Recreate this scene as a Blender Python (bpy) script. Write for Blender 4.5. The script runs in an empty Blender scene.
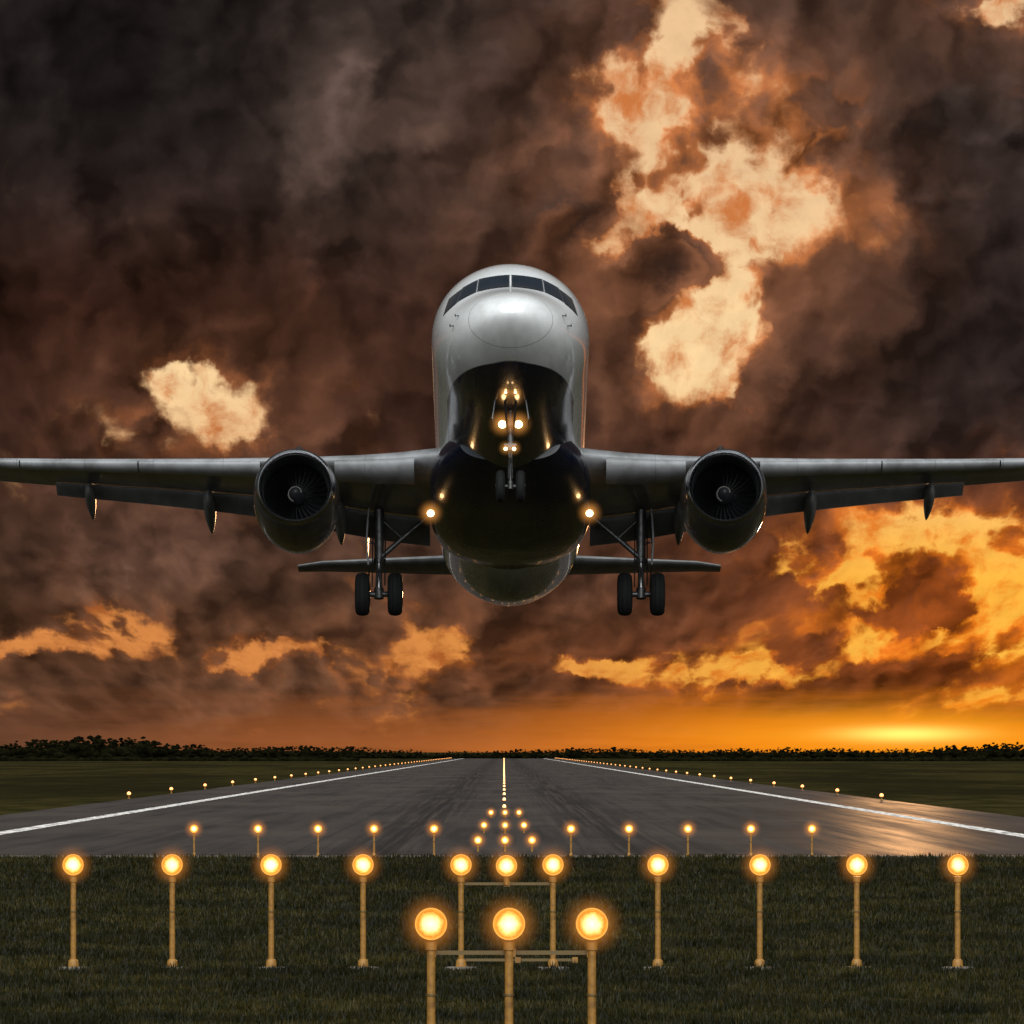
import bpy, bmesh, math, random
import numpy as np
from mathutils import Vector, Matrix
random.seed(7); rng=np.random.default_rng(7)
HALO=True
scene=bpy.context.scene
scene.view_settings.view_transform='Standard'
scene.view_settings.look='None'
scene.view_settings.exposure=0

def lin(r,g,b):
    f=lambda c:(c/255/12.92) if c/255<=0.04045 else ((c/255+0.055)/1.055)**2.4
    return (f(r),f(g),f(b),1.0)

# ---------------------------------------------------------------- node DSL
class S:
    def __init__(s,t,sock): s.t=t; s.s=sock
    def _m(s,op,o=None,rev=False,clamp=False):
        n=s.t.nodes.new('ShaderNodeMath'); n.operation=op; n.use_clamp=clamp
        a,b=(s,o) if not rev else (o,s)
        for i,v in enumerate((a,b)):
            if v is None: continue
            if isinstance(v,S): s.t.links.new(v.s,n.inputs[i])
            else: n.inputs[i].default_value=float(v)
        return S(s.t,n.outputs[0])
    def __add__(s,o): return s._m('ADD',o)
    __radd__=__add__
    def __sub__(s,o): return s._m('SUBTRACT',o)
    def __rsub__(s,o): return s._m('SUBTRACT',o,True)
    def __mul__(s,o): return s._m('MULTIPLY',o)
    __rmul__=__mul__
    def __truediv__(s,o): return s._m('DIVIDE',o)
    def __rtruediv__(s,o): return s._m('DIVIDE',o,True)
    def pow(s,o): return s._m('POWER',o)
    def max(s,o): return s._m('MAXIMUM',o)
    def min(s,o): return s._m('MINIMUM',o)
    def abs(s): return s._m('ABSOLUTE')
    def exp(s): return s._m('EXPONENT')
    def sqrt(s): return s._m('SQRT')
    def clamp(s): return s._m('ADD',0.0,clamp=True)
    def ss(s,lo,hi,a=0.0,b=1.0):
        n=s.t.nodes.new('ShaderNodeMapRange'); n.interpolation_type='SMOOTHSTEP'
        s.t.links.new(s.s,n.inputs['Value'])
        for k,v in (('From Min',lo),('From Max',hi),('To Min',a),('To Max',b)):
            n.inputs[k].default_value=v
        return S(s.t,n.outputs['Result'])
def comb(t,x,y,z=0.0):
    n=t.nodes.new('ShaderNodeCombineXYZ')
    for i,v in enumerate((x,y,z)):
        if isinstance(v,S): t.links.new(v.s,n.inputs[i])
        else: n.inputs[i].default_value=v
    return S(t,n.outputs[0])
def sep(v):
    n=v.t.nodes.new('ShaderNodeSeparateXYZ'); v.t.links.new(v.s,n.inputs[0])
    return [S(v.t,o) for o in n.outputs]
def noise(v,scale,detail=4,rough=0.5,dist=0.0,col=False,dim='3D'):
    n=v.t.nodes.new('ShaderNodeTexNoise'); n.noise_dimensions=dim; v.t.links.new(v.s,n.inputs['Vector'])
    n.inputs['Scale'].default_value=scale; n.inputs['Detail'].default_value=detail
    n.inputs['Roughness'].default_value=rough; n.inputs['Distortion'].default_value=dist
    return S(v.t,n.outputs[1 if col else 0])
def voro2(v,scale,detail=0,rough=0.5,feature='F1'):
    n=v.t.nodes.new('ShaderNodeTexVoronoi'); n.voronoi_dimensions='2D'; v.t.links.new(v.s,n.inputs['Vector'])
    n.feature=feature; n.normalize=True
    n.inputs['Scale'].default_value=scale; n.inputs['Detail'].default_value=detail
    n.inputs['Roughness'].default_value=rough
    if feature=='SMOOTH_F1': n.inputs['Smoothness'].default_value=0.35
    return S(v.t,n.outputs['Distance'])
def mix(t,f,a,b,mode='MIX'):
    n=t.nodes.new('ShaderNodeMix'); n.data_type='RGBA'; n.blend_type=mode
    n.clamp_factor=True
    for s_,v in ((n.inputs[0],f),(n.inputs[6],a),(n.inputs[7],b)):
        if isinstance(v,S): t.links.new(v.s,s_)
        else: s_.default_value=v
    return S(t,n.outputs[2])
def cscale(c,f):
    n=c.t.nodes.new('ShaderNodeVectorMath'); n.operation='SCALE'
    c.t.links.new(c.s,n.inputs[0])
    if isinstance(f,S): c.t.links.new(f.s,n.inputs['Scale'])
    else: n.inputs['Scale'].default_value=f
    return S(c.t,n.outputs[0])
def vadd(a,b):
    n=a.t.nodes.new('ShaderNodeVectorMath'); n.operation='ADD'
    a.t.links.new(a.s,n.inputs[0])
    if isinstance(b,S): a.t.links.new(b.s,n.inputs[1])
    else: n.inputs[1].default_value=b
    return S(a.t,n.outputs[0])

FPX=6320.0; CAMH=3.6
SUN_AZ=math.radians(3.6)
# ---------------------------------------------------------------- world
world=bpy.data.worlds.new("World"); scene.world=world; world.use_nodes=True
t=world.node_tree; t.nodes.clear()
out=t.nodes.new('ShaderNodeOutputWorld'); bg=t.nodes.new('ShaderNodeBackground'); bg2=t.nodes.new('ShaderNodeBackground')
mxs=t.nodes.new('ShaderNodeMixShader'); t.links.new(mxs.outputs[0],out.inputs[0])
t.links.new(bg.outputs[0],mxs.inputs[1]); t.links.new(bg2.outputs[0],mxs.inputs[2])
tc=t.nodes.new('ShaderNodeTexCoord'); D=S(t,tc.outputs['Generated'])
dx,dy,dz=sep(D)
az=dx._m('ARCTAN2',dy)*57.2958
el=dz.max(-1).min(1)._m('ARCSINE')*57.2958
a=az*1.103; e=el*1.103            # one unit = 0.907 degree
def PX(x,y): return ((x-504)/100.0,(752-y)/100.0)
q=comb(t,a,e,0.0)
w1=vadd(noise(q,0.55,3,0.5,0,True,'2D'),(-0.5,-0.5,-0.5))
w2=vadd(noise(q,2.0,5,0.6,0,True,'2D'),(-0.5,-0.5,-0.5))
lowf=((e.max(0.0))*-0.9).exp()
# perspective of a cloud deck: flatter and smaller towards the horizon
U=a*(1.0+0.6*lowf); V_=e-2.6*lowf
cq=vadd(vadd(comb(t,U,V_,0.0),cscale(w1,0.5)),cscale(w2,0.20))
def puff(off,seed,sc,vs=1.15,va=1.25,na=2.5):
    v=vadd(cscale(vadd(cq,(off[0],off[1],0)),sc),(seed,seed*1.7,0))
    return (noise(v,0.5,6,0.52,dim='2D')-0.5)*na+(0.36-voro2(v,vs,3,0.5))*va
gaps=[(690,60,40,50,.8),(640,115,44,32,.65),(640,200,52,30,.7),(768,192,44,36,1.05),(722,222,40,26,.7),(676,335,40,36,1.1),(725,295,32,40,.8),
(603,245,24,22,.65),(535,180,26,18,.4),(1010,5,40,20,.95),(735,385,24,16,.5),
(212,404,44,30,.80),(180,380,26,16,.6),(240,436,22,18,.6),
(275,655,50,11,.80),(35,645,60,11,.62),(120,622,40,10,.5),(440,650,26,15,.75),(600,668,40,10,.66),(735,672,50,11,.85),
(865,582,52,22,1.0),(975,545,46,20,1.0),(1008,612,32,26,1.1),(900,535,34,13,.7),(955,640,46,12,.85),(850,640,30,11,.55),(790,575,26,12,.55),(1000,690,46,11,.5)]
ax,ex,_=sep(vadd(vadd(q,cscale(w1,0.45)),cscale(w2,0.60)))
G=None; G2=None
for (x,y,rx,ry,am) in gaps:
    ca,ce=PX(x,y)
    u=(ax-ca)*(100.0/rx); v=(ex-ce)*(100.0/ry); rr=u*u+v*v
    g=(rr*-0.6).exp()*am; G=g if G is None else G+g
    if am>0.6:
        g=(rr*-0.09).exp()*am; G2=g if G2 is None else G2+g
G2=(G2*0.42).min(1.0)
G=G.min(1.05)
for (x,y,rx,ry,am) in [(575,205,36,26,.8),(668,262,60,26,1.0),(930,600,26,34,.6),(610,300,30,25,.4),(180,15,110,60,.7),(215,190,60,50,.5),(500,100,50,90,.45)]:
    ca,ce=PX(x,y); u=(ax-ca)*(100.0/rx); v=(ex-ce)*(100.0/ry)
    G=G-((u*u+v*v)*-0.7).exp()*am
R=a.ss(-2.0,5.0); H=e.ss(1.6,4.0)
gapc=mix(t,H,mix(t,R,lin(215,135,70),lin(255,184,66)),mix(t,e.ss(4.0,6.0),lin(250,212,158),lin(238,196,148)))
rimc=mix(t,H,mix(t,R,lin(160,88,42),lin(238,122,24)),lin(205,120,64))
rustc=mix(t,H,mix(t,R,lin(112,68,42),lin(146,70,24)),lin(126,80,55))
def zone(x,y,rx,ry):
    ca,ce=PX(x,y); u=(a-ca)*(100.0/rx); v=(e-ce)*(100.0/ry)
    return ((u*u+v*v)*-1.0).exp()
body=mix(t,e.ss(0.8,3.2),mix(t,R,lin(80,56,42),lin(84,48,30)),mix(t,R,lin(58,37,29),lin(56,43,38)))
body=mix(t,e.ss(4.2,6.8),body,lin(56,46,42))
body=mix(t,zone(60,40,350,200)*0.85,body,lin(31,27,27))
body=mix(t,zone(60,320,280,85)*0.8,body,lin(42,23,18))
body=mix(t,zone(250,545,300,60)*0.6,body,lin(92,66,54))
body=mix(t,zone(390,110,110,110)*0.7,body,lin(88,70,62))
body=mix(t,zone(1010,330,150,220)*0.75,body,lin(38,32,32))
gapvar=noise(cq,1.9,5,0.6,dim='2D')
c=mix(t,gapvar.ss(.44,.76),gapc,rimc)
OP=None
def layer(c,seed,sc,cb,gk,bm,edge,k,off=(0.10,-0.13),**kw):
    global OP
    d0=puff((0,0),seed,sc,**kw); d1=puff(off,seed,sc,**kw)
    d=d0+cb-G*gk
    sh=((d0-d1)*k+1.0).max(0.45).min(2.3)
    bc=cscale(body,bm)
    lit=mix(t,(G2*0.95+lowf*0.35),bc,rustc)
    f=d.ss(edge*0.5,edge*3.0+0.6)
    col=cscale(mix(t,f,lit,bc),sh)
    rimf=d.ss(0.0,edge*2.2,1.0,0.0)*(G2*1.2+lowf*0.4).min(1.0)
    if OP is not None: rimf=rimf*OP
    col=mix(t,rimf,col,rimc)
    m=d.ss(0.0,edge)
    OP=(1.0-m) if OP is None else OP*(1.0-m)
    return mix(t,m,c,col)
c=layer(c,3.0,1.25,.78,1.60,1.15,.60,1.0)
c=layer(c,19.0,2.1,.04,.25,1.05,.32,.9,(0.06,-0.08))
c=layer(c,41.0,.90,.18,1.35,1.0,.30,1.25)
c=layer(c,87.0,.60,.04,1.45,.72,.34,1.35,(0.14,-0.18))
# billowing: rounded cumulus lobes lit from the low sun / bright gaps
def lobes(off):
    v=vadd(vadd(cq,cscale(w2,0.18)),(off[0]+5.3,off[1]+11.0,0))
    s1=voro2(v,0.75,0,0.5,'SMOOTH_F1'); s2=voro2(vadd(v,(3.1,7.7,0)),1.9,1.0,0.5,'SMOOTH_F1')
    return (1.0-s1*s1*1.6)*1.15+(1.0-s2*s2*1.6)*0.5+noise(v,.7,4,.5,dim='2D')*0.7
lb=(lobes((0,0))-lobes((0.17,-0.11)))*2.7
lbm=(lb+0.96).max(0.42).min(2.0)
c=mix(t,OP,cscale(c,lbm),c)
warm_edge=(lb-0.25).ss(0.0,0.8)*(G2*0.8+lowf*0.4).min(1.0)*(1.0-OP)
c=mix(t,warm_edge*0.6,c,rustc)
c=cscale(c,noise(cq,3.0,5,0.65,dim='2D')*0.34+0.82)
# horizon glow
st=noise(comb(t,a*0.45,e*5.0,1.0),0.9,5,0.6,dim='2D')
hz=(e+(st-0.5)*0.75)
hcol=mix(t,a.ss(-1.5,3.4),lin(150,84,42),lin(245,130,20))
hcol=mix(t,a.ss(-5,-1.5),lin(108,68,46),hcol)
hcol=cscale(hcol,st*1.1+0.5)
c=mix(t,hz.ss(0.06,0.68,0.95,0.0),c,hcol)
sx,sy=PX(905,735)
u=(a-sx)/2.1; v=(e-sy)/0.25
c=mix(t,((u*u+v*v)*-1.0).exp()*(st*0.9+0.4),c,lin(255,160,26))
u=(a-sx)/0.60; v=(e-(sy+0.01))/0.075
c=mix(t,((u*u+v*v)*-1.0).exp(),c,(1.8,0.98,0.18,1))
# beyond the picture: cool overcast, bright lobe behind camera added to light the aircraft
sky=t.nodes.new('ShaderNodeTexSky'); sky.sky_type='NISHITA'; sky.sun_disc=False
sky.sun_elevation=math.radians(1.5); sky.sun_rotation=SUN_AZ
nish=cscale(S(t,sky.outputs[0]),0.03)
n=t.nodes.new('ShaderNodeVectorMath'); n.operation='DOT_PRODUCT'; t.links.new(D.s,n.inputs[0])
n.inputs[1].default_value=Vector((0.0,-0.74,0.67)).normalized()
L=S(t,n.outputs['Value'])
cool=mix(t,noise(D,2.5,4,0.55).ss(.40,.60),(0.38,0.45,0.49,1),(1.60,1.64,1.62,1))
amb=cscale(cool,L.ss(0.28,1.0)*2.9+0.015)
amb=vadd(amb,nish)
fac=el.ss(8.5,22.0).max(dy.ss(0.2,0.6,1.0,0.0))
t.links.new(fac.s,mxs.inputs[0])
t.links.new(c.s,bg.inputs[0]); bg.inputs[1].default_value=1.0
t.links.new(amb.s,bg2.inputs[0]); bg2.inputs[1].default_value=1.0
world.cycles.sampling_method='MANUAL'; world.cycles.sample_map_resolution=256

sun=bpy.data.lights.new('sun','SUN'); sun.energy=1.6; sun.angle=math.radians(0.6); sun.color=(1.0,0.5,0.2)
so=bpy.data.objects.new('sun',sun); scene.collection.objects.link(so)
sd=Vector((math.sin(SUN_AZ)*math.cos(math.radians(1.5)),math.cos(SUN_AZ)*math.cos(math.radians(1.5)),math.sin(math.radians(1.5))))
so.rotation_euler=(-sd).to_track_quat('-Z','Y').to_euler()

# ---------------------------------------------------------------- camera
cam=bpy.data.cameras.new('camera'); co=bpy.data.objects.new('camera',cam); scene.collection.objects.link(co)
cam.sensor_width=36; cam.lens=36*FPX/1024; cam.shift_x=8/1024; cam.shift_y=240/1024
cam.clip_start=1; cam.clip_end=80000
co.location=(0,0,CAMH); co.rotation_euler=(math.radians(90),0,0); scene.camera=co

# ---------------------------------------------------------------- materials
def mat(name,col=(0.5,0.5,0.5,1),rough=0.5,metal=0.0,spec=0.5,coat=0.0,emit=None,es=0.0):
    m=bpy.data.materials.new(name); m.use_nodes=True
    b=m.node_tree.nodes['Principled BSDF']
    b.inputs['Base Color'].default_value=col if len(col)==4 else (*col,1)
    b.inputs['Roughness'].default_value=rough; b.inputs['Metallic'].default_value=metal
    b.inputs['Specular IOR Level'].default_value=spec; b.inputs['Coat Weight'].default_value=coat
    b.inputs['Coat Roughness'].default_value=0.08
    if emit: b.inputs['Emission Color'].default_value=emit; b.inputs['Emission Strength'].default_value=es
    return m
def obj_co(m):
    n=m.node_tree.nodes.new('ShaderNodeTexCoord'); return S(m.node_tree,n.outputs['Object'])
def setc(m,c,inp='Base Color'):
    m.node_tree.links.new(c.s,m.node_tree.nodes['Principled BSDF'].inputs[inp])
def bump(m,h,strength=0.3,dist=0.01):
    n=m.node_tree.nodes.new('ShaderNodeBump'); n.inputs['Strength'].default_value=strength; n.inputs['Distance'].default_value=dist
    m.node_tree.links.new(h.s,n.inputs['Height']); m.node_tree.links.new(n.outputs[0],m.node_tree.nodes['Principled BSDF'].inputs['Normal'])
def matte(name,gl=0.0,grough=0.5):
    m=bpy.data.materials.new(name); m.use_nodes=True; tt=m.node_tree; tt.nodes.clear()
    o=tt.nodes.new('ShaderNodeOutputMaterial'); d=tt.nodes.new('ShaderNodeBsdfDiffuse'); d.inputs['Roughness'].default_value=1.0
    g=tt.nodes.new('ShaderNodeBsdfGlossy'); g.inputs['Roughness'].default_value=grough; g.inputs['Color'].default_value=(1,1,1,1)
    mx=tt.nodes.new('ShaderNodeMixShader'); mx.inputs[0].default_value=gl
    tt.links.new(d.outputs[0],mx.inputs[1]); tt.links.new(g.outputs[0],mx.inputs[2]); tt.links.new(mx.outputs[0],o.inputs[0])
    def setcol(c): tt.links.new(c.s,d.inputs['Color'])
    def setgl(c): tt.links.new(c.s,mx.inputs[0])
    def setb(h,s_,dist):
        n=tt.nodes.new('ShaderNodeBump'); n.inputs['Strength'].default_value=s_; n.inputs['Distance'].default_value=dist
        tt.links.new(h.s,n.inputs['Height']); tt.links.new(n.outputs[0],d.inputs['Normal']); tt.links.new(n.outputs[0],g.inputs['Normal'])
    return m,setcol,setgl,setb
def grimy(name,c1,c2,rough=0.4,metal=0.0,scale=3.0,coat=0.0,spec=0.5,lines=None):
    m=mat(name,c1,rough,metal,spec,coat); tt=m.node_tree; o=obj_co(m)
    nz=noise(o,scale,4,0.6)
    x,y,z=sep(o); streak=noise(comb(tt,x*2.5,y*0.35,z*2.5),scale,4,0.6)
    f=(nz*0.5+streak*0.5).ss(0.35,0.68)
    c=mix(tt,f,(*c1[:3],1),(*c2[:3],1))
    if lines:
        axis={'x':x.abs(),'y':y}[lines[0]]
        ln=(axis/lines[1])._m('FRACT'); ln=(ln-0.5).abs().ss(0.5-0.012/lines[1],0.5)
        c=mix(tt,ln*0.6,c,(0.01,0.01,0.01,1))
    setc(m,c); setc(m,nz*0.25+(rough-0.12),'Roughness'); return m

# fuselage livery
m_fus=mat('fuselage_paint',(0.75,0.76,0.77),0.26,0,0.5,1.0); tt=m_fus.node_tree; o=obj_co(m_fus); x,y,z=sep(o)
zl=((y-1.8)*0.10).max(0.0).min(0.5)-1.72
nav=(z-zl).ss(-0.012,0.012,1.0,0.0)*(y.ss(20.3,20.35,1.0,0.0))
dirt=noise(comb(tt,x*1.5,y*0.25,z*1.5),1.6,6,0.6).ss(0.35,0.75)
white=mix(tt,dirt,(0.82,0.82,0.82,1),(0.64,0.64,0.63,1))
white=mix(tt,y.ss(20.0,22.0),white,mix(tt,dirt,(0.36,0.36,0.37,1),(0.2,0.19,0.19,1)))
navy=mix(tt,dirt,(0.003,0.006,0.030,1),(0.005,0.009,0.034,1))
c=mix(tt,nav,white,navy)
fr=(y/1.6)._m('FRACT'); ln=(fr-0.5).abs().ss(0.492,0.4985)*y.ss(3.2,3.4)
rad=(y-1.02).abs().ss(0.008,0.016,1.0,0.0)
ang=z._m('ARCTAN2',x.abs())*2.6; l2=((ang._m('FRACT')-0.5).abs().ss(0.49,0.498))*y.ss(3.4,3.6)
c=mix(tt,(ln*0.35+rad*0.6+l2*0.25).clamp(),c,(0.03,0.03,0.03,1))
setc(m_fus,c); setc(m_fus,dirt*0.16+0.2,'Roughness')
bump(m_fus,noise(o,0.8,3,0.5),0.15,0.03)
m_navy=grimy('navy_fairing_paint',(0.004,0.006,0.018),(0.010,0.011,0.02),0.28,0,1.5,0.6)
m_wing=grimy('wing_paint',(0.28,0.28,0.29),(0.14,0.14,0.14),0.32,0,0.9,0.5,lines=('x',1.9))
m_flap=grimy('flap_paint',(0.17,0.17,0.17),(0.10,0.10,0.10),0.5,0,1.2,spec=.3)
m_lip=mat('polished_inlet_lip',(0.55,0.55,0.57),0.2,1.0)
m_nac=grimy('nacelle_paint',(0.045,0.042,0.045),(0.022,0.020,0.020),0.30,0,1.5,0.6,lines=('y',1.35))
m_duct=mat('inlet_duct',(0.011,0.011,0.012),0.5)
m_blade=mat('fan_blade_metal',(0.03,0.03,0.034),0.35,0.9)
m_spin=mat('spinner_paint',(0.014,0.014,0.016),0.4)
m_white=mat('white_mark',(0.14,0.13,0.12),0.5)
m_glass=mat('cockpit_glass',(0.012,0.018,0.028),0.06,0,0.8,1.0)
m_frame=mat('window_frame',(0.04,0.04,0.045),0.4)
m_steel=grimy('gear_steel',(0.10,0.10,0.10),(0.035,0.033,0.03),0.4,0.6,6)
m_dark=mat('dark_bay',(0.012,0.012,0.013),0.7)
m_tyre=mat('tyre_rubber',(0.008,0.008,0.008),0.8,spec=.2)
m_chrome=mat('oleo_chrome',(0.30,0.30,0.30),0.25,1.0)
m_beam=mat('landing_light_beam',(1,0.8,0.5),0.3,emit=(1.0,0.62,0.26,1),es=9)

def emitgrad(name,R,stops,strength):
    m=bpy.data.materials.new(name); m.use_nodes=True; tt=m.node_tree; tt.nodes.clear()
    o=tt.nodes.new('ShaderNodeOutputMaterial'); em=tt.nodes.new('ShaderNodeEmission')
    tcn=tt.nodes.new('ShaderNodeTexCoord'); ob=S(tt,tcn.outputs['Object']); x,y,z=sep(ob)
    oi=tt.nodes.new('ShaderNodeObjectInfo'); rnd=S(tt,oi.outputs['Random'])
    nz=noise(vadd(ob,comb(tt,rnd*9.0,rnd*5.0,rnd*7.0)),2.6/R,3,0.6)
    r=((x*x+z*z).sqrt())/R+(nz-0.5)*0.42
    cr=tt.nodes.new('ShaderNodeValToRGB'); el_=cr.color_ramp.elements
    while len(el_)<len(stops): el_.new(0.5)
    for k,(p,cc) in enumerate(stops): el_[k].position=p; el_[k].color=cc
    tt.links.new(r.s,cr.inputs[0]); tt.links.new(cr.outputs[0],em.inputs[0])
    sv=rnd*0.3*strength+0.85*strength; tt.links.new(sv.s,em.inputs[1])
    tt.links.new(em.outputs[0],o.inputs[0]); return m
def halo(name,R,k,col=(1.0,0.34,0.045,1)):  # self-lit volume standing in for the light halo round a lamp, no real haze
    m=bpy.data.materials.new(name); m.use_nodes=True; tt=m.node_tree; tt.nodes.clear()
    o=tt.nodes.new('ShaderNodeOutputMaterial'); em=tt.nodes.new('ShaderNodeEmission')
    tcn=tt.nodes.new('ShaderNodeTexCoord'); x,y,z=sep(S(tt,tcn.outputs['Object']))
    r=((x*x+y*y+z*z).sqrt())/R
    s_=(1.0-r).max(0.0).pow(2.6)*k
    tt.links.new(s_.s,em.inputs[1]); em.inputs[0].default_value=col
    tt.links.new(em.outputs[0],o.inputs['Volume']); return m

# ---------------------------------------------------------------- mesh builder
class MB:
    def __init__(s): s.v=[]; s.f=[]; s.m=[]; s.mats=[]
    def mi(s,m):
        if m not in s.mats: s.mats.append(m)
        return s.mats.index(m)
    def rings(s,rings,m,cap=True,closed=True):
        k=s.mi(m) if not callable(m) else None
        b=len(s.v); n=len(rings[0])
        for r in rings: s.v+= [tuple(p) for p in r]
        for i in range(len(rings)-1):
            for j in range(n if closed else n-1):
                j2=(j+1)%n
                s.f.append((b+i*n+j,b+i*n+j2,b+(i+1)*n+j2,b+(i+1)*n+j))
                s.m.append(k if k is not None else s.mi(m(i,j)))
        if cap and closed:
            kk=k if k is not None else s.mi(m(0,0))
            s.f.append(tuple(b+j for j in range(n))[::-1]); s.m.append(kk)
            s.f.append(tuple(b+(len(rings)-1)*n+j for j in range(n))); s.m.append(kk)
    def lathe(s,prof,org,axis,m,n=32,cap=True):
        ax=Vector(axis).normalized(); up=Vector((0,0,1)) if abs(ax.z)<0.9 else Vector((0,1,0))
        e1=ax.cross(up).normalized(); e2=ax.cross(e1)
        R=[]
        for d,r in prof:
            R.append([Vector(org)+ax*d+(e1*math.cos(2*math.pi*j/n)+e2*math.sin(2*math.pi*j/n))*r for j in range(n)])
        s.rings(R,m,cap)
    def cyl(s,p1,p2,r1,m,r2=None,n=14):
        p1=Vector(p1);p2=Vector(p2); r2=r1 if r2 is None else r2
        s.lathe([(0,r1),((p2-p1).length,r2)],p1,p2-p1,m,n)
    def box(s,c,d,m,rot=None):
        b=len(s.v); k=s.mi(m)
        for i in (-1,1):
            for j in (-1,1):
                for l in (-1,1):
                    p=Vector((i*d[0]/2,j*d[1]/2,l*d[2]/2))
                    if rot: p=rot@p
                    s.v.append(tuple(Vector(c)+p))
        for f in ((0,1,3,2),(4,6,7,5),(0,4,5,1),(2,3,7,6),(0,2,6,4),(1,5,7,3)):
            s.f.append(tuple(b+i for i in f)); s.m.append(k)
    def mesh(s,name,ang=35,smooth=True):
        me=bpy.data.meshes.new(name); me.from_pydata(s.v,[],s.f)
        for m in s.mats: me.materials.append(m)
        me.polygons.foreach_set('material_index',s.m)
        bm=bmesh.new(); bm.from_mesh(me); bmesh.ops.recalc_face_normals(bm,faces=bm.faces); bm.to_mesh(me); bm.free()
        if smooth:
            me.polygons.foreach_set('use_smooth',[True]*len(me.polygons)); me.set_sharp_from_angle(angle=math.radians(ang))
        me.update(); return me
    def obj(s,name,parent=None,**k):
        return link(name,s.mesh(name,**k),parent)
def link(name,me,parent=None,loc=None):
    o=bpy.data.objects.new(name,me); scene.collection.objects.link(o)
    if parent: o.parent=parent
    if loc: o.location=loc
    return o
def empty(name,loc=(0,0,0)):
    o=bpy.data.objects.new(name,None); scene.collection.objects.link(o); o.location=loc; o.empty_display_size=0.5; return o

def pchip(pts):
    xs=np.array([p[0] for p in pts],float); ys=np.array([p[1] for p in pts],float)
    h=np.diff(xs); d=np.diff(ys)/h; m=np.zeros(len(xs)); m[0]=d[0]; m[-1]=d[-1]
    for i in range(1,len(xs)-1):
        if d[i-1]*d[i]>0:
            w1=2*h[i]+h[i-1]; w2=h[i]+2*h[i-1]; m[i]=(w1+w2)/(w1/d[i-1]+w2/d[i])
    def f(x):
        x=min(max(x,xs[0]),xs[-1]); i=min(int(np.searchsorted(xs,x,side='right'))-1,len(xs)-2); i=max(i,0)
        u=(x-xs[i])/h[i]
        return ((2*u**3-3*u**2+1)*ys[i]+(u**3-2*u**2+u)*h[i]*m[i]+(-2*u**3+3*u**2)*ys[i+1]+(u**3-u**2)*h[i]*m[i+1])
    return f

# ================================================================ AIRLINER
PITCH=math.radians(13.06)
plane=empty('airliner',(0.16,153.0,CAMH+11.58)); plane.rotation_euler=(-PITCH,0,0)
ftop=pchip([(0,-.95),(.03,-.84),(.1,-.74),(.25,-.60),(.5,-.42),(1,-.16),(1.6,.08),(2.3,.38),(3.2,.98),(4,1.44),(5,1.82),(6,1.99),(7.2,2.07),(29,2.07),(33,1.9),(37,1.7)])
_tb=pchip([(5,0),(22.5,0),(24.5,.15),(27,.72),(30,1.45),(34,2.55),(37,3.4)])
def fbot(L):
    t_=min(L/5,1); return -.95-1.12*(1-(1-t_)**2)**.6+(_tb(L) if L>5 else 0)
_tw=pchip([(5.5,1),(24,1),(28,.88),(32,.60),(35,.34),(37,.12)])
def fwid(L):
    t_=min(L/5.5,1); return 1.975*(1-(1-t_)**2)**.6*(_tw(L) if L>5.5 else 1)
def sect(L):
    a_,b_=ftop(L),fbot(L); return (a_+b_)/2,(a_-b_)/2,fwid(L)
st=[0.002,0.01,.03,.06,.1,.16,.24,.34,.46,.6,.78,1.0,1.25,1.5,1.8,2.1,2.4,2.7,3,3.3,3.7,4.1,4.5,5,5.5,6,6.6,7.2,8,10,12,14,16,18,20,22,23,24,25,26,27,28,29,30,31,32,33,34,35,36,36.6,37]
mb=MB(); NR=72; R=[]
for Lx in st:
    zc,hh,ww=sect(Lx)
    R.append([(ww*math.sin(2*math.pi*j/NR),Lx,zc+hh*math.cos(2*math.pi*j/NR)) for j in range(NR)])
mb.rings(R,m_fus); mb.obj('fuselage',plane,ang=60)
def surfL(x,z):
    lo,hi=0.0,6.5
    ins=lambda L:(lambda s_:(x/s_[2])**2+((z-s_[0])/s_[1])**2<1)(sect(max(L,1e-3)))
    if not ins(hi): return None
    for _ in range(40):
        md=(lo+hi)/2
        if ins(md): hi=md
        else: lo=md
    return hi
def patch(mb,quad,m,off,n=8,rr=0.0):
    b=len(mb.v); k=mb.mi(m)
    for i in range(n+1):
        for j in range(n+1):
            u=j/n; v=i/n
            p0=Vector(quad[0]).lerp(Vector(quad[1]),u); p1=Vector(quad[3]).lerp(Vector(quad[2]),u); p=p0.lerp(p1,v)
            cc=Vector(quad[0])*.25+Vector(quad[1])*.25+Vector(quad[2])*.25+Vector(quad[3])*.25
            uu=abs(2*u-1); vv=abs(2*v-1); p=p.lerp(cc,rr*(uu*vv)**4)
            L_=surfL(p.x,p.y)
            if L_ is None: L_=4.5
            mb.v.append((p.x,L_-off,p.y+off*0.4))
    for i in range(n):
        for j in range(n):
            q_=b+i*(n+1)+j; mb.f.append((q_,q_+1,q_+n+2,q_+n+1)); mb.m.append(k)
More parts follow.
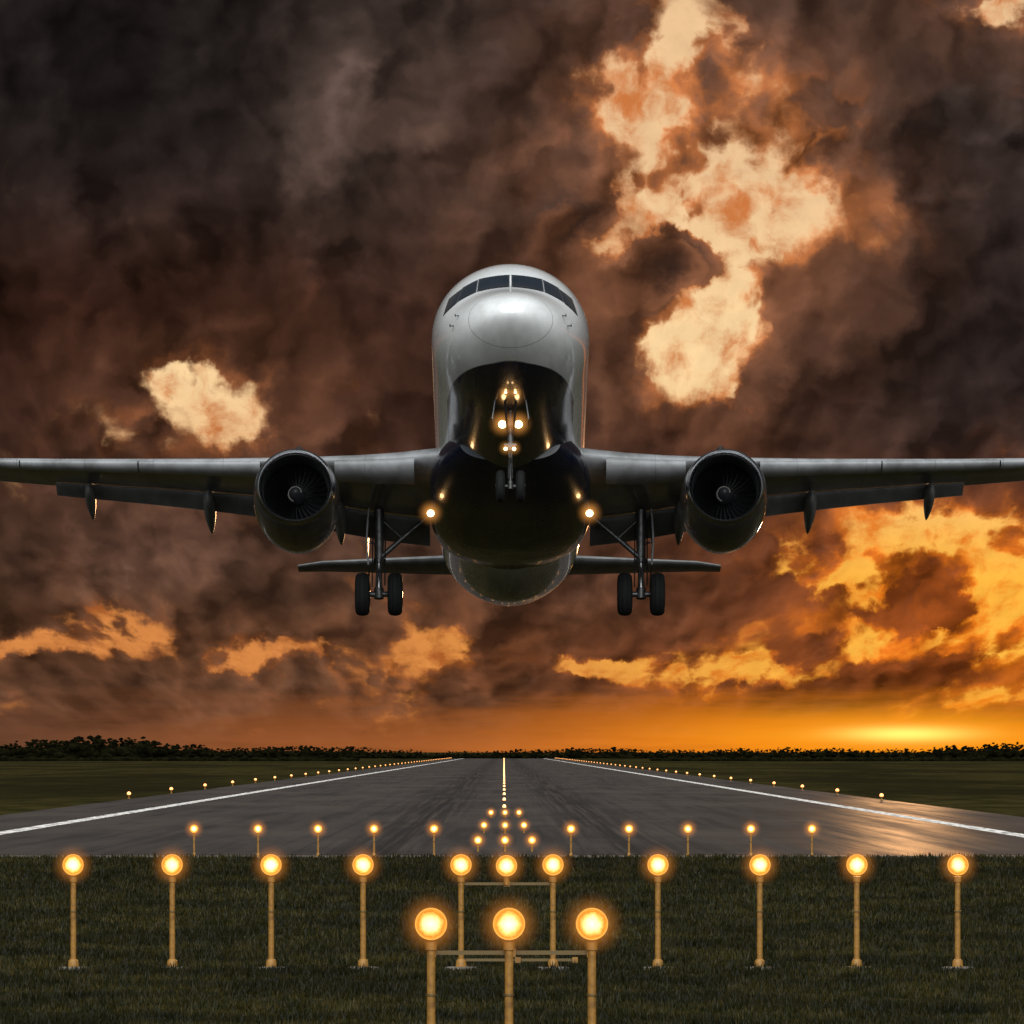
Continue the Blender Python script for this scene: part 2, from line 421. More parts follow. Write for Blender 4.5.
for sgn in (-1,1):
    f=lambda L:[(sgn*p[0],p[1]) for p in L]
    panes=[[(.05,.38),(.80,.32),(.76,.86),(.05,.93)],[(.87,.31),(1.30,.10),(1.16,.64),(.83,.84)],[(1.36,.07),(1.64,-.12),(1.50,.40),(1.22,.60)]]
    nm='left' if sgn<0 else 'right'
    mg=MB(); mf=MB()
    for p in panes:
        c_=[sum(a_[i] for a_ in p)/4 for i in (0,1)]
        big=[((a_[0]-c_[0])*1.0+math.copysign(.028,a_[0]-c_[0])+c_[0],a_[1]+math.copysign(.03,a_[1]-c_[1])) for a_ in p]
        patch(mf,f(big),m_frame,0.010); patch(mg,f(p),m_glass,0.022,rr=0.06)
    mf.obj('windshield_frame_'+nm,plane,ang=80); mg.obj('windshield_glass_'+nm,plane,ang=80)
# cabin windows
mb=MB()
for sgn in (-1,1):
    for i in range(42):
        Lw=6.6+i*.53
        if Lw>28.5: continue
        zc,hh,ww=sect(Lw)
        k=mb.mi(m_glass); b=len(mb.v); n_=10
        for j in range(n_):
            th=2*math.pi*j/n_; zz=.42+.17*math.sin(th); yy=Lw+.12*math.cos(th)
            xx=ww*math.sqrt(max(0,1-((zz-zc)/hh)**2))+.008
            mb.v.append((sgn*xx,yy,zz))
        mb.f.append(tuple(range(b,b+n_))); mb.m.append(k)
mb.obj('cabin_windows',plane,smooth=False)
# belly fairing
mb=MB(); R=[]
fbz=pchip([(9.6,-2.0),(11,-2.22),(13,-2.42),(16,-2.45),(18.5,-2.25),(20.5,-1.98)])
fbw=pchip([(9.6,1.3),(11,1.85),(13,2.1),(16,2.12),(18.5,1.95),(20.5,1.4)])
for i in range(24):
    Lx=9.6+10.9*i/23; w=fbw(Lx); zb=fbz(Lx); zt=-.9
    ring=[]
    for j in range(40):
        th=2*math.pi*j/40; cs=math.cos(th); sn=math.sin(th)
        ring.append((w*math.copysign(abs(sn)**.75,sn),Lx,(zt+zb)/2+(zt-zb)/2*math.copysign(abs(cs)**.8,cs)))
    R.append(ring)
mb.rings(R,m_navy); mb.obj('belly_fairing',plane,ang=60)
mb=MB()
for sgn in (-1,1):
    for (xx,zz) in ((1.25,-.55),(1.38,-.75)):
        Lp=surfL(xx,zz); mb.cyl((sgn*(xx-.02),Lp+.05,zz),(sgn*(xx+.1),Lp-.02,zz-.02),.02,m_frame,.012,8)
        mb.cyl((sgn*(xx+.1),Lp-.16,zz-.02),(sgn*(xx+.1),Lp+.05,zz-.02),.014,m_frame,.014,8)
mb.rings([[(-.02,8,-2.0),(.02,8,-2.0),(.02,8.4,-2.0),(-.02,8.4,-2.0)],[(-.01,8.3,-2.35),(.01,8.3,-2.35),(.01,8.5,-2.35),(-.01,8.5,-2.35)]],m_frame)
mb.obj('pitot_probes',plane)

def airfoil(le,chord,th,inc,n=18,camber=0.02):
    x0,y0,z0=le; P=[]
    yt=lambda c:5*th*(.2969*math.sqrt(c)-.126*c-.3516*c*c+.2843*c**3-.1036*c**4)
    cs=[.5*(1-math.cos(math.pi*i/n)) for i in range(n+1)]
    up=[(c_,yt(c_)+camber*4*c_*(1-c_)) for c_ in cs]; dn=[(c_,-yt(c_)+camber*4*c_*(1-c_)) for c_ in cs]
    pts=up[::-1]+dn[1:-1]+[(1.0,-.004)]
    for c_,t_ in pts:
        P.append((x0,y0+chord*(c_*math.cos(inc)+t_*math.sin(inc)),z0+chord*(-c_*math.sin(inc)+t_*math.cos(inc))))
    return P
w_le=pchip([(0,11.0),(2,12.0),(6.4,14.35),(17,19.8)])
w_z=pchip([(0,-1.2),(2,-1.17),(6.4,-.66),(10,-.14),(14.2,.50),(17,1.0)])
w_c=pchip([(0,7.4),(2,6.2),(6.4,3.75),(12.7,2.35),(17,1.5)])
w_t=pchip([(0,.155),(2,.15),(6.4,.12),(17,.10)])
w_i=pchip([(0,.06),(6.4,.035),(17,-.005)])
for sgn in (-1,1):
    nm='left' if sgn<0 else 'right'
    mb=MB(); xs=[1.0,2,3,4,5,6.4,8,9.5,11,11.9,12.35,12.4,14,15,16,16.7,17.0]; R=[]
    for x_ in xs:
        ch=w_c(x_)*(0.90 if x_<=12.36 else 1.0)
        if x_>16.5: ch*=.8
        R.append([(sgn*p[0],p[1],p[2]) for p in airfoil((x_,w_le(x_)+(0.3 if x_>16.5 else 0),w_z(x_)),ch,w_t(x_),w_i(x_))])
    mb.rings(R,m_wing); mb.obj('wing_'+nm,plane,ang=50)
    mb=MB()
    for (xa,xb) in ((2.5,4.6),(6.6,9.9),(9.94,13.2),(13.24,16.3)):
        R=[]
        for i in range(6):
            x_=xa+(xb-xa)*i/5; ch=w_c(x_)
            base=airfoil((x_,w_le(x_)-.10*ch*.6,w_z(x_)-.028*ch),ch*.17,.42,w_i(x_)+.38,10,0.0)
            R.append([(sgn*p[0],p[1],p[2]) for p in base])
        mb.rings(R,m_wing)
    mb.obj('leading_edge_slats_'+nm,plane,ang=50)
    mb=MB()
    for (xa,xb) in ((2.15,6.2),(6.3,12.35)):
        R=[]
        for i in range(6):
            x_=xa+(xb-xa)*i/5; ch=w_c(x_); inc=w_i(x_); c0=.82
            le=(x_,w_le(x_)+ch*c0*math.cos(inc),w_z(x_)-ch*c0*math.sin(inc)-.02*ch)
            fc=min(ch*.27,1.25)
            R.append([(sgn*p[0],p[1],p[2]) for p in airfoil(le,fc,.14,inc+.28,12)])
        mb.rings(R,m_flap)
    mb.obj('flaps_'+nm,plane,ang=50)
    mb=MB()
    for (xf,sc) in ((4.55,1.0),(8.1,1.0),(11.4,.85)):
        ch=w_c(xf); Lf=w_le(xf)+ch*.52; zf=w_z(xf)-ch*.52*math.sin(w_i(xf))-.055*ch
        R=[]
        for i in range(15):
            u=i/14; r=.21*sc*max(.03,math.sin(math.pi*min(1,u**.75))**.7)
            yy=Lf+u*3.0*sc; zz=zf-.20*sc-.55*sc*max(0,u-.35)**1.3
            R.append([(sgn*xf+r*.8*math.cos(2*math.pi*j/14),yy,zz+r*1.45*math.sin(2*math.pi*j/14)) for j in range(14)])
        mb.rings(R,m_flap)
    mb.obj('flap_track_fairings_'+nm,plane,ang=60)
    mb=MB(); R=[]
    for i in range(9):
        u=i/8; x_=.3+u*5.95
        ch=3.7+(1.45-3.7)*u; le=(x_,30.6+u*3.35,1.05+u*.66)
        if i==8: ch*=.8; le=(x_,le[1]+.3,le[2])
        R.append([(sgn*p[0],p[1],p[2]) for p in airfoil(le,ch,.10,-.10,14,-.005)])
    mb.rings(R,m_flap); mb.obj('horizontal_stabiliser_'+nm,plane,ang=50)
    # engine
    ex_,ey,ez=sgn*5.53,10.2,-2.5
    mb=MB()
    prof=[(.95,.84),(.6,.83),(.3,.84),(.14,.86),(.05,.89),(0,.935),(.03,.98),(.12,1.02),(.28,1.055),(.6,1.09),(1.2,1.12),(1.8,1.12),(2.5,1.07),(3.1,.97),(3.6,.86),(3.6,.80),(2.8,.78)]
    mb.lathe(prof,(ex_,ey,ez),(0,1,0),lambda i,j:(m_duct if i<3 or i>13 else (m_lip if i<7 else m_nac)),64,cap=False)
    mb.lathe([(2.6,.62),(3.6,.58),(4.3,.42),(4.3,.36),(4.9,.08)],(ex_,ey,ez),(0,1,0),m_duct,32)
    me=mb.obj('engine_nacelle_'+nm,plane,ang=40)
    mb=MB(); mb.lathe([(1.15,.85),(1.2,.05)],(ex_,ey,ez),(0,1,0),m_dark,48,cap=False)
    mb.lathe([(.5,.012),(.55,.06),(.66,.13),(.82,.20),(1.0,.24)],(ex_,ey,ez),(0,1,0),m_spin,32)
    for b_ in range(30):
        th0=2*math.pi*b_/30; k=mb.mi(m_blade); b0=len(mb.v); ns=6
        for i in range(ns+1):
            r=.22+(.825-.22)*i/ns; tw=.35+.75*i/ns; hw=.05+.055*i/ns
            for s_ in (-1,1):
                th=th0+.10*(i/ns)**2+s_*hw*math.sin(tw)/max(r,.3)*.9
                yy=.98+s_*hw*math.cos(tw)*1.3
                mb.v.append((ex_+r*math.cos(th),ey+yy,ez+r*math.sin(th)))
        for i in range(ns):
            q_=b0+2*i; mb.f.append((q_,q_+1,q_+3,q_+2)); mb.m.append(k)
    mb.obj('engine_fan_'+nm,plane,ang=50)
    mb=MB(); R=[]
    for i in range(14):
        th=i/13*4.4; d=.66+.008*i; r=.125+.006*i
        R.append([(ex_+r*math.cos(th),ey+d-.035,ez+r*math.sin(th)),(ex_+(r+.025)*math.cos(th),ey+d-.005,ez+(r+.025)*math.sin(th))])
    mb.rings(R,m_white,cap=False,closed=False); mb.obj('spinner_spiral_'+nm,plane)
    mb=MB(); R=[]
    for i in range(7):
        u=i/6; zz=ez+1.0+u*.95; y0=ey+1.5+u*1.6; y1=ey+5.6
        ring=[]
        for j in range(16):
            th=2*math.pi*j/16
            ring.append((ex_+.17*math.sin(th)*(1-.1*u),(y0+y1)/2-(y1-y0)/2*math.cos(th),zz))
        R.append(ring)
    mb.rings(R,m_nac); mb.obj('engine_pylon_'+nm,plane,ang=50)
    # main gear
    gx,gy,gz=sgn*3.5,17.0,-3.62
    mb=MB()
    mb.cyl((gx,gy-.25,-1.35),(gx,gy-.04,-2.75),.135,m_steel,.125)
    mb.cyl((gx,gy-.04,-2.7),(gx,gy,gz),.085,m_chrome)
    mb.lathe([(-.06,.15),(.06,.15)],(gx,gy-.04,-2.72),(0,0,1),m_steel,16)
    mb.cyl((gx-.62,gy,gz),(gx+.62,gy,gz),.075,m_steel)
    mb.cyl((gx,gy,gz-.12),(gx,gy,gz+.16),.13,m_steel)
    mb.cyl((gx-sgn*1.35,gy-.2,-1.5),(gx-sgn*.62,gy-.15,-2.12),.07,m_steel)
    mb.cyl((gx-sgn*.62,gy-.15,-2.12),(gx-sgn*.05,gy-.08,-2.62),.07,m_steel)
    mb.cyl((gx-sgn*.62,gy-.15,-2.12),(gx-sgn*.05,gy-.2,-1.6),.035,m_steel)
    for o_ in (-.07,.07):
        mb.cyl((gx+o_,gy-.12,-2.62),(gx+o_*.4,gy-.38,-3.08),.035,m_steel)
        mb.cyl((gx+o_*.4,gy-.38,-3.08),(gx+o_,gy-.08,-3.52),.035,m_steel)
    mb.cyl((gx+.17,gy-.2,-1.6),(gx+.16,gy-.1,-3.4),.018,m_tyre); mb.cyl((gx-.16,gy-.2,-1.7),(gx-.18,gy-.1,-3.45),.016,m_tyre)
    mb.obj('main_gear_strut_'+nm,plane,ang=40)
    mb=MB()
    R=[]
    for i in range(6):
        u=i/5; zz=-1.45-u*1.55; off=.24+.05*math.sin(u*3)
        R.append([(gx+sgn*off,gy-.75,zz),(gx+sgn*(off+.045),gy-.75,zz),(gx+sgn*(off+.045),gy+.65-.2*u,zz),(gx+sgn*off,gy+.65-.2*u,zz)])
    mb.rings(R,m_flap); mb.cyl((gx,gy-.1,-2.3),(gx+sgn*.26,gy-.1,-2.2),.03,m_steel); mb.obj('main_gear_door_'+nm,plane)
    mb=MB()
    for wx in (-.435,.435):
        r=.575; w=.2
        mb.lathe([(-w*.75,.25),(-w*.9,.30),(-w,.40),(-w*.93,.49),(-w*.7,.55),(-w*.35,r),(-w*.33,r-.012),(-w*.28,r),(0,r+.004),(w*.28,r),(w*.33,r-.012),(w*.35,r),(w*.7,.55),(w*.93,.49),(w,.40),(w*.9,.30),(w*.75,.25)],(gx+wx,gy,gz),(1,0,0),m_tyre,40)
        mb.lathe([(-.13,.26),(-.17,.245),(-.12,.12),(-.20,.09),(-.2,.01)],(gx+wx,gy,gz),(1,0,0),m_steel,24)
        mb.lathe([(.13,.26),(.17,.245),(.12,.12),(.20,.09),(.2,.01)],(gx+wx,gy,gz),(1,0,0),m_steel,24)
    mb.obj('main_gear_wheels_'+nm,plane,ang=35)
# fin
mb=MB(); R=[]
for i in range(9):
    u=i/8; zz=1.5+u*6.2; ch=6.0+(2.1-6.0)*u; y0=28.8+u*5.0
    if i==8: ch*=.85; y0+=.25
    af=airfoil((0,0,0),1,.10,0,14,0)
    R.append([(p[2]*ch,y0+p[1]*ch,zz) for p in af])
mb.rings(R,m_fus); mb.obj('vertical_fin',plane,ang=50)
# nose gear
mb=MB(); ny=4.9; nz=-3.98
mb.cyl((0,ny-.1,-1.7),(0,ny-.02,-3.05),.085,m_steel,.075); mb.cyl((0,ny-.02,-3.0),(0,ny,nz),.05,m_steel)
mb.cyl((-.3,ny,nz),(.3,ny,nz),.05,m_steel); mb.cyl((0,ny,nz-.08),(0,ny,nz+.12),.085,m_steel)
mb.lathe([(-.09,.13),(.09,.13)],(0,ny-.03,-3.0),(0,0,1),m_steel,16)
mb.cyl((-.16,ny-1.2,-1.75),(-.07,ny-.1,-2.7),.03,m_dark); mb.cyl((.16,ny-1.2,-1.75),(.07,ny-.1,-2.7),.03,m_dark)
for o_ in (-.05,.05):
    mb.cyl((o_,ny-.1,-3.0),(o_*.4,ny-.28,-3.35),.025,m_steel); mb.cyl((o_*.4,ny-.28,-3.35),(o_,ny-.06,-3.8),.025,m_steel)
mb.box((0,ny-.12,-2.42),(.52,.06,.08),m_steel); mb.box((0,ny-.12,-2.95),(.3,.06,.06),m_steel)
mb.obj('nose_gear_strut',plane,ang=40)
mb=MB()
for wx in (-.25,.25):
    r=.40; w=.115
    mb.lathe([(-w*.8,.18),(-w,.26),(-w*.9,.34),(-w*.5,.39),(0,r),(w*.5,.39),(w*.9,.34),(w,.26),(w*.8,.18)],(wx,ny,nz),(1,0,0),m_tyre,36)
    mb.lathe([(-.09,.185),(-.07,.08),(-.12,.06),(-.12,.01)],(wx,ny,nz),(1,0,0),m_steel,20)
    mb.lathe([(.09,.185),(.07,.08),(.12,.06),(.12,.01)],(wx,ny,nz),(1,0,0),m_steel,20)
mb.obj('nose_gear_wheels',plane,ang=35)
mb=MB()
for sgn in (-1,1):
    R=[]
    for i in range(6):
        u=i/5; zz=-1.95-.55*u; xo=.36+.08*u
        R.append([(sgn*xo,ny-.9,zz),(sgn*(xo+.025),ny-.9,zz),(sgn*(xo+.025),ny+.5,zz),(sgn*xo,ny+.5,zz)])
    mb.rings(R,m_navy)
mb.obj('nose_gear_doors',plane)
# aircraft lights
def sphere_mesh(name,r,m):
    me=bpy.data.meshes.new(name); bm=bmesh.new(); bmesh.ops.create_icosphere(bm,subdivisions=3,radius=r); bm.to_mesh(me); bm.free(); me.materials.append(m); return me
if HALO:  # added glowing spheres imitate the glare round the aircraft lights
    hl=sphere_mesh('glow_l',.42,halo('painted_halo_landing',.42,3.6,(1.0,.40,.08,1)))
    hs=sphere_mesh('glow_s',.24,halo('painted_halo_small',.24,4.0,(1.0,.42,.09,1)))
mb=MB(); LP=[(-.20,ny-.2,-2.45,.10,1),(.20,ny-.2,-2.45,.10,1),(-.12,ny-.2,-3.08,.045,0),(.09,ny-.2,-3.08,.045,0),(-.12,ny-1.55,-2.02,.03,0),(.12,ny-1.55,-2.02,.03,0),
    (-2.08,13.4,-2.37,.095,1),(2.08,13.4,-2.37,.095,1)]
for (lx,ly,lz,r,big) in LP:
    mb.lathe([(.2,r*.5),(.05,r*1.15),(-.03,r*1.15),(-.03,r)],(lx,ly,lz),(0,1,0),m_steel,20)
    mb.lathe([(-.03,r),(-.05,r*.7),(-.06,r*.1)],(lx,ly,lz),(0,1,0),m_beam,20)
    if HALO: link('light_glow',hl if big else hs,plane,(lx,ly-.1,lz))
for sgn in (-1,1): mb.cyl((sgn*2.08,13.5,-2.37),(sgn*2.0,13.7,-1.8),.04,m_steel)
mb.obj('landing_lights',plane,ang=40)

# ================================================================ GROUND
m_gr,sc_,sg_,sb_=matte('grass_field'); tt=m_gr.node_tree; o=obj_co(m_gr); x,y,z=sep(o)
big=noise(comb(tt,x*.03,y*.004),1.0,4,0.55); fine=noise(o,3.0,5,0.65); mid=noise(comb(tt,x*.3,y*.06),1.0,4,0.6)
c=mix(tt,fine.ss(.3,.7),(0.007,0.0065,0.002,1),(0.018,0.016,0.005,1))
c=mix(tt,mid.ss(.35,.7)*0.7,c,(0.034,0.025,0.009,1))
c=mix(tt,big.ss(.42,.6)*0.75,c,(0.007,0.006,0.003,1)); sc_(c); sb_(fine,0.5,0.03)
def sheet(name,x0,x1,y0,y1,z,m,nx=1,ny_=1):
    mb=MB(); k=mb.mi(m)
    xs=np.linspace(x0,x1,nx+1); ys=np.linspace(y0,y1,ny_+1)
    for yy in ys:
        for xx in xs: mb.v.append((xx,yy,z))
    for i in range(ny_):
        for j in range(nx):
            q_=i*(nx+1)+j; mb.f.append((q_,q_+1,q_+nx+2,q_+nx+1)); mb.m.append(k)
    return mb.obj(name,None,smooth=False)
sheet('ground',-30000,30000,-2000,58000,0,m_gr,4,4)
m_as,sc_,sg_,sb_=matte('runway_asphalt',0.03,0.42); tt=m_as.node_tree; o=obj_co(m_as); x,y,z=sep(o)
f1=noise(o,6.0,4,0.7); f2=noise(comb(tt,x*.9,y*.012),1.0,5,0.65); f3=noise(comb(tt,x*.12,y*.02),1.0,4,0.6)
c=mix(tt,f1.ss(.3,.7),(0.022,0.018,0.016,1),(0.042,0.034,0.030,1))
c=mix(tt,f2.ss(.42,.62)*0.75,c,(0.012,0.010,0.009,1))
c=mix(tt,f3.ss(.4,.65)*0.5,c,(0.048,0.038,0.032,1))
rub=((x.abs()-4.5)/2.2); rub=((rub*rub)*-1.0).exp()*noise(comb(tt,x*3.0,y*.01),1.0,4,.6).ss(.35,.6)
c=mix(tt,rub*0.7,c,(0.008,0.007,0.007,1))
jl=((x/7.5)._m('FRACT')-0.5).abs().ss(.494,.499); c=mix(tt,jl*0.7,c,(0.008,0.008,0.008,1))
jy=((y/38.0)._m('FRACT')-0.5).abs().ss(.490,.498); c=mix(tt,jy*0.6,c,(0.008,0.008,0.008,1))
sc_(c); sg_(f2.ss(.35,.65)*0.035+0.010); sb_(f1,0.3,0.01)
sheet('runway',-28.7,28.7,216,4300,0.004,m_as)
m_pt,sc_,sg_,sb_=matte('runway_paint'); o=obj_co(m_pt); x,y,z=sep(o)
wear=noise(comb(m_pt.node_tree,x*2.5,y*.25),1.0,5,.7)
sc_(mix(m_pt.node_tree,wear.ss(.42,.62),(0.50,0.47,0.44,1),(0.16,0.14,0.13,1)))
mb=MB(); k=mb.mi(m_pt)
for sg in (-1,1):
    b=len(mb.v); mb.v+=[(sg*22.3-.45,222,.009),(sg*22.3+.45,222,.009),(sg*22.3+.45,4300,.009),(sg*22.3-.45,4300,.009)]; mb.f.append((b,b+1,b+2,b+3)); mb.m.append(k)
mb.obj('runway_edge_marking',None,smooth=False)
m_cc=grimy('concrete',(0.16,0.14,0.12),(0.08,0.07,0.06),0.85,0,3,spec=.1)
mb=MB(); mb.box((0,215.6,.03),(57.4,.8,.06),m_cc); mb.obj('runway_end_kerb',None,smooth=False)

# grass blades
m_bl,sc_,sg_,sb_=matte('grass_blades',0.01,0.5); tt=m_bl.node_tree; o=obj_co(m_bl)
c=mix(tt,noise(o,1.2,3,.6).ss(.35,.65),(0.007,0.008,0.0013,1),mix(tt,noise(o,9,2,.6).ss(.4,.6),(0.018,0.019,0.0035,1),(0.064,0.046,0.011,1)))
c=mix(tt,noise(o,.22,3,.6).ss(.42,.58)*.7,c,(0.005,0.005,0.0012,1)); sc_(c)
N=460000
u=rng.random(N); dmin,dmax=76.,214.
yy=1/(1/dmin-u*(1/dmin-1/dmax)); xx=(rng.random(N)*2-1)*20
cl=np.sin(xx*2.1+np.sin(yy*1.3)*2)+np.sin(yy*.9+xx*.7)+np.sin(xx*5.3+yy*3.1)*.6
h=(.07+.05*rng.random(N))*(1+.28*cl)*(1+.5*(yy-80)/134); h=np.clip(h,.03,.24); wd=(.009+.011*rng.random(N))*(yy/90)
th=rng.random(N)*6.283; ln_=rng.random(N)*.6; la=rng.random(N)*6.283
V=np.zeros((N,3,3),np.float32)
V[:,0,0]=xx-np.cos(th)*wd; V[:,0,1]=yy-np.sin(th)*wd
V[:,1,0]=xx+np.cos(th)*wd; V[:,1,1]=yy+np.sin(th)*wd
V[:,2,0]=xx+np.cos(la)*h*ln_; V[:,2,1]=yy+np.sin(la)*h*ln_; V[:,2,2]=h
def trimesh(name,verts,tris,m):
    me=bpy.data.meshes.new(name); nv=len(verts); nt=len(tris)
    me.vertices.add(nv); me.vertices.foreach_set('co',verts.astype(np.float32).ravel())
    me.loops.add(nt*3); me.loops.foreach_set('vertex_index',tris.astype(np.int32).ravel())
    me.polygons.add(nt); me.polygons.foreach_set('loop_start',np.arange(0,nt*3,3,dtype=np.int32))
    me.update(calc_edges=True); me.materials.append(m); return link(name,me)
trimesh('grass',V.reshape(-1,3),np.arange(N*3).reshape(-1,3),m_bl)

# ================================================================ DISTANT TREES
m_tr,sc_,sg_,sb_=matte('tree_foliage'); o=obj_co(m_tr)
sc_(mix(m_tr.node_tree,noise(o,.25,3,.6).ss(.35,.65),(0.003,0.003,0.0015,1),(0.009,0.008,0.003,1)))
bm=bmesh.new(); bmesh.ops.create_icosphere(bm,subdivisions=1,radius=1); iv=np.array([v.co[:] for v in bm.verts]); it=np.array([[v.index for v in f.verts] for f in bm.faces]); bm.free()
hfun=pchip([(-2500,13),(-280,10.8),(-230,10.6),(-190,9.4),(-120,8.0),(-60,5.8),(-20,4.9),(30,4.9),(60,6.0),(140,6.2),(230,6.8),(300,7.8),(2500,12)])
VV=[];TT=[];base=0
for row in range(2):
    xx_=-900.
    while xx_<900:
        xx_+=random.uniform(1.2,3.2); Dy=3500+row*60+random.uniform(-20,20)
        hh=hfun(xx_)*random.uniform(.78,1.0)*(1+.14*math.sin(xx_*.05)+.10*math.sin(xx_*.023+1)+.08*math.sin(xx_*.21))
        if random.random()<.03: hh*=1.15
        wdt=hh*random.uniform(.30,.5)
        for k_ in range(13):
            z_=hh*random.uniform(.02,.93)**.9; lw_=z_/hh
            rr=wdt*((.55 if lw_<.5 else .16)+.24*random.random())*(1.1-.4*lw_)
            cx=xx_+random.uniform(-1,1)*wdt*(1.2-z_/hh); cy=Dy+random.uniform(-1,1)*wdt
            vv=iv*np.array([rr*1.25,rr,rr*random.uniform(.5,.85)])*(1+rng.uniform(-.35,.35,(len(iv),1)))+np.array([cx,cy,z_])
            vv[:,2]=np.maximum(vv[:,2],0); VV.append(vv); TT.append(it+base); base+=len(iv)
trimesh('distant_treeline',np.concatenate(VV),np.concatenate(TT),m_tr)
VV=[];TT=[];base=0
for i in range(4500):
    sx_=random.choice((-1,1)); xx_=sx_*random.uniform(60,700); Dy=2500+random.uniform(-40,40)+abs(xx_)*.1
    rr=random.uniform(.4,1.2); vv=iv*np.array([rr*2.5,rr,rr])*(1+rng.uniform(-.3,.3,(len(iv),1)))+np.array([xx_,Dy,rr*.4]); VV.append(vv); TT.append(it+base); base+=len(iv)
trimesh('distant_scrub',np.concatenate(VV),np.concatenate(TT),m_tr)

# ================================================================ AIRFIELD LIGHTS
warm=[(0.0,(1.0,.95,.74,1)),(.45,(1.0,.84,.42,1)),(.66,(1.0,.54,.11,1)),(.86,(.50,.17,.015,1)),(1.0,(.95,.38,.04,1))]
m_lens=emitgrad('lamp_lens',.165,warm,1.45)
m_rim=mat('lamp_rim',(0.5,0.25,0.05),0.4,0.5,emit=(1.0,.34,.04,1),es=.5)
m_post=grimy('lamplit_post_paint',(0.30,0.145,0.027),(0.14,0.066,0.014),0.5,0,4,spec=.3)  # golden lamp light on the posts is put into this base colour
m_hb=mat('lamp_back',(0.12,0.08,0.03),0.5,.5)
def lamp_meshes(R,name,lens):
    mb=MB()
    mb.lathe([(-.035*R/.175,.01),(-.03*R/.175,R*.5),(0,R*.93)],(0,0,0),(0,1,0),lens,40)
    me=mb.mesh(name+'_lens',60)
    mb=MB()
    mb.lathe([(0,R*.93),(-.02,R*.98),(-.02,R*1.04),(.04,R*1.07),(.05,R*1.0)],(0,0,0),(0,1,0),m_rim,40,cap=False)
    mb.lathe([(.05,R*1.0),(.10,R*.95),(.2,R*.6),(.24,R*.2)],(0,0,0),(0,1,0),m_hb,32)
    return me,mb.mesh(name+'_housing',40)
ml,mh=lamp_meshes(.165,'approach_lamp',m_lens)
if HALO:  # added emissive spheres draw the halo of the airfield lamps
    hal=sphere_mesh('lamp_glow',.42,halo('painted_halo_lamp',.42,3.2))
    hal2=sphere_mesh('threshold_glow',.42,halo('painted_halo_threshold',.42,3.6))
def post_mesh(name,top,r,plate=True,yoke=True,R=.175):
    mb=MB()
    mb.cyl((0,.09,0.05),(0,.09,top-R*1.1),r,m_post,r*.95,18)
    mb.lathe([(0,r*1.3),(.09,r*1.3)],(0,.09,top-R*1.1-.09),(0,0,1),m_post,18)
    mb.lathe([(0,r*1.25),(.02,r*1.25)],(0,.09,top*.55),(0,0,1),m_hb,18)
    mb.lathe([(0,r*1.9),(.10,r*1.7),(.13,r*1.1)],(0,.09,.05),(0,0,1),m_post,18)
    if plate:
        mb.lathe([(-.05,.28),(.035,.27),(.05,.24)],(0,.09,0),(0,0,1),m_cc,20)
    return mb.mesh(name,40)
mp=post_mesh('approach_post',1.735,.048)
def approach_light(X,Yd,top=1.735):
    e_=empty('approach_light',(X,Yd,0))
    link('lens',ml,e_,(0,0,top)); link('housing',mh,e_,(0,0,top)); link('post',mp,e_,(0,0,0))
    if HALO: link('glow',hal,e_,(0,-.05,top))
    return e_
def XP(px,D_): return (px-504)*D_/FPX
for px in (-25,73,172,271,363,461,553,658,760,857,958,1056): approach_light(XP(px,104.4),104.4)
for px in (431,509,592): approach_light(XP(px,68.5),68.5)
e_=empty('approach_light',(XP(506.5,104.4),104.4,0))
link('lens',ml,e_,(0,0,1.72)); link('housing',mh,e_,(0,0,1.72))
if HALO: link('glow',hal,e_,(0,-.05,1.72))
mb=MB(); mb.cyl((0,.09,1.40),(0,.09,1.53),.045,m_post); mb.obj('post',e_)
def rail(xa,xb,Y,z,name='mounting_rail'):
    mb=MB(); mb.box(((xa+xb)/2,Y+.16,z),(xb-xa,.04,.045),m_hb)
    for xx_ in (xa+.03,xb-.03,(xa+xb)/2): mb.box((xx_,Y+.13,z),(.09,.1,.09),m_post)
    mb.obj(name,None,smooth=False)
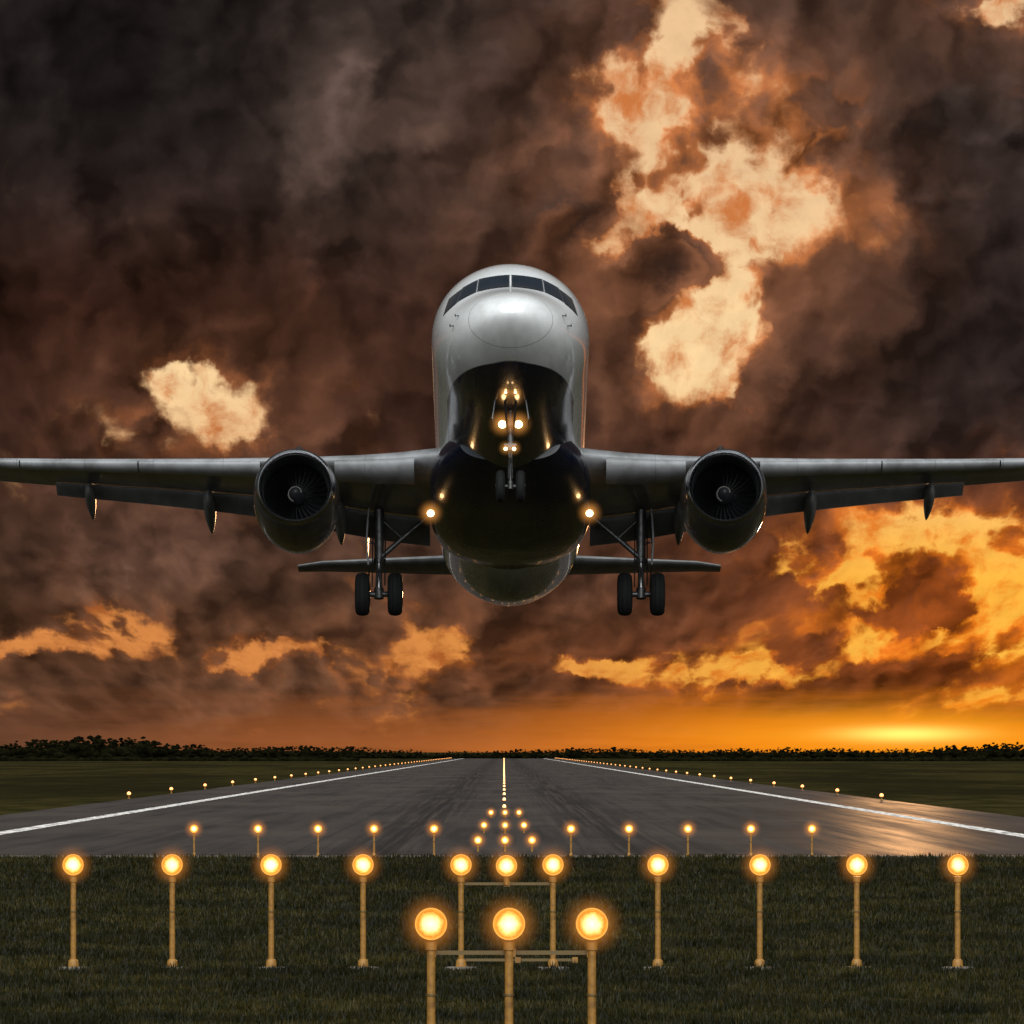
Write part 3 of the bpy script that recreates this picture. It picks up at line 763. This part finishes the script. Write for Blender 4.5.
rail(XP(459,104.4),XP(555,104.4),104.4,1.42); rail(XP(459,104.4),XP(577,104.4),104.4,.16)
rail(XP(429,68.5),XP(594,68.5),68.5,1.42)
mlt,mht=lamp_meshes(.13,'threshold_lamp',emitgrad('threshold_lens',.13,warm,2.0))
mpt=post_mesh('threshold_post',1.0,.035,R=.14)
def small_light(name,px,D_,top,me_l=mlt,me_h=mht,post=mpt):
    e_=empty(name,(XP(px,D_),D_,0)); link('lens',me_l,e_,(0,0,top)); link('housing',me_h,e_,(0,0,top)); link('post',post,e_,(0,0,top-1.0))
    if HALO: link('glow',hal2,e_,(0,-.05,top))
for px in (194,258,318,374,434,571,629,688,751,812): small_light('threshold_light',px,214.,1.0)
for px,py in ((478,840),(505,840),(532,840)): small_light('barrette_light',px,228.,.42)
for px,py in ((484,826),(505,826),(524,825)): small_light('barrette_light',px,280.,.36)
for px,py in ((491,814),(505,813),(519,814)): small_light('barrette_light',px,345.,.3)
m_cl=mat('runway_lamp_glow',(1,.7,.4),.4,emit=(1.0,.42,.09,1),es=2.6); m_cl.cycles.emission_sampling='NONE'
m_el=mat('runway_edge_lamp_glow',(1,.6,.3),.4,emit=(1.0,.30,.05,1),es=2.0); m_el.cycles.emission_sampling='NONE'
mb=MB(); Dd=405.
while Dd<4200:
    r=.11+Dd*.00002
    mb.lathe([(0,r*1.5),(.05,r*1.4)],(0.02,Dd,.004),(0,0,1),m_hb,10)
    mb.lathe([(.05,r),(.05+r*1.2,r*.8),(.05+r*1.6,r*.2)],(0.02,Dd,.004),(0,0,1),m_cl,10)
    Dd+=60
mb.obj('runway_centreline_lights',None)
mb=MB(); Dd=487.
while Dd<4200:
    for X in (-28.9,27.9):
        d_=Dd-(20 if X>0 else 0)
        mb.lathe([(0,.14),(.03,.14),(.04,.05),(.26,.05),(.27,.10),(.30,.10)],(X,d_,.004),(0,0,1),m_post,12)
        mb.lathe([(.30,.12),(.38,.16),(.48,.13),(.54,.04)],(X,d_,.004),(0,0,1),m_el,14)
    Dd+=62
mb.obj('runway_edge_lights',None)
print('done')
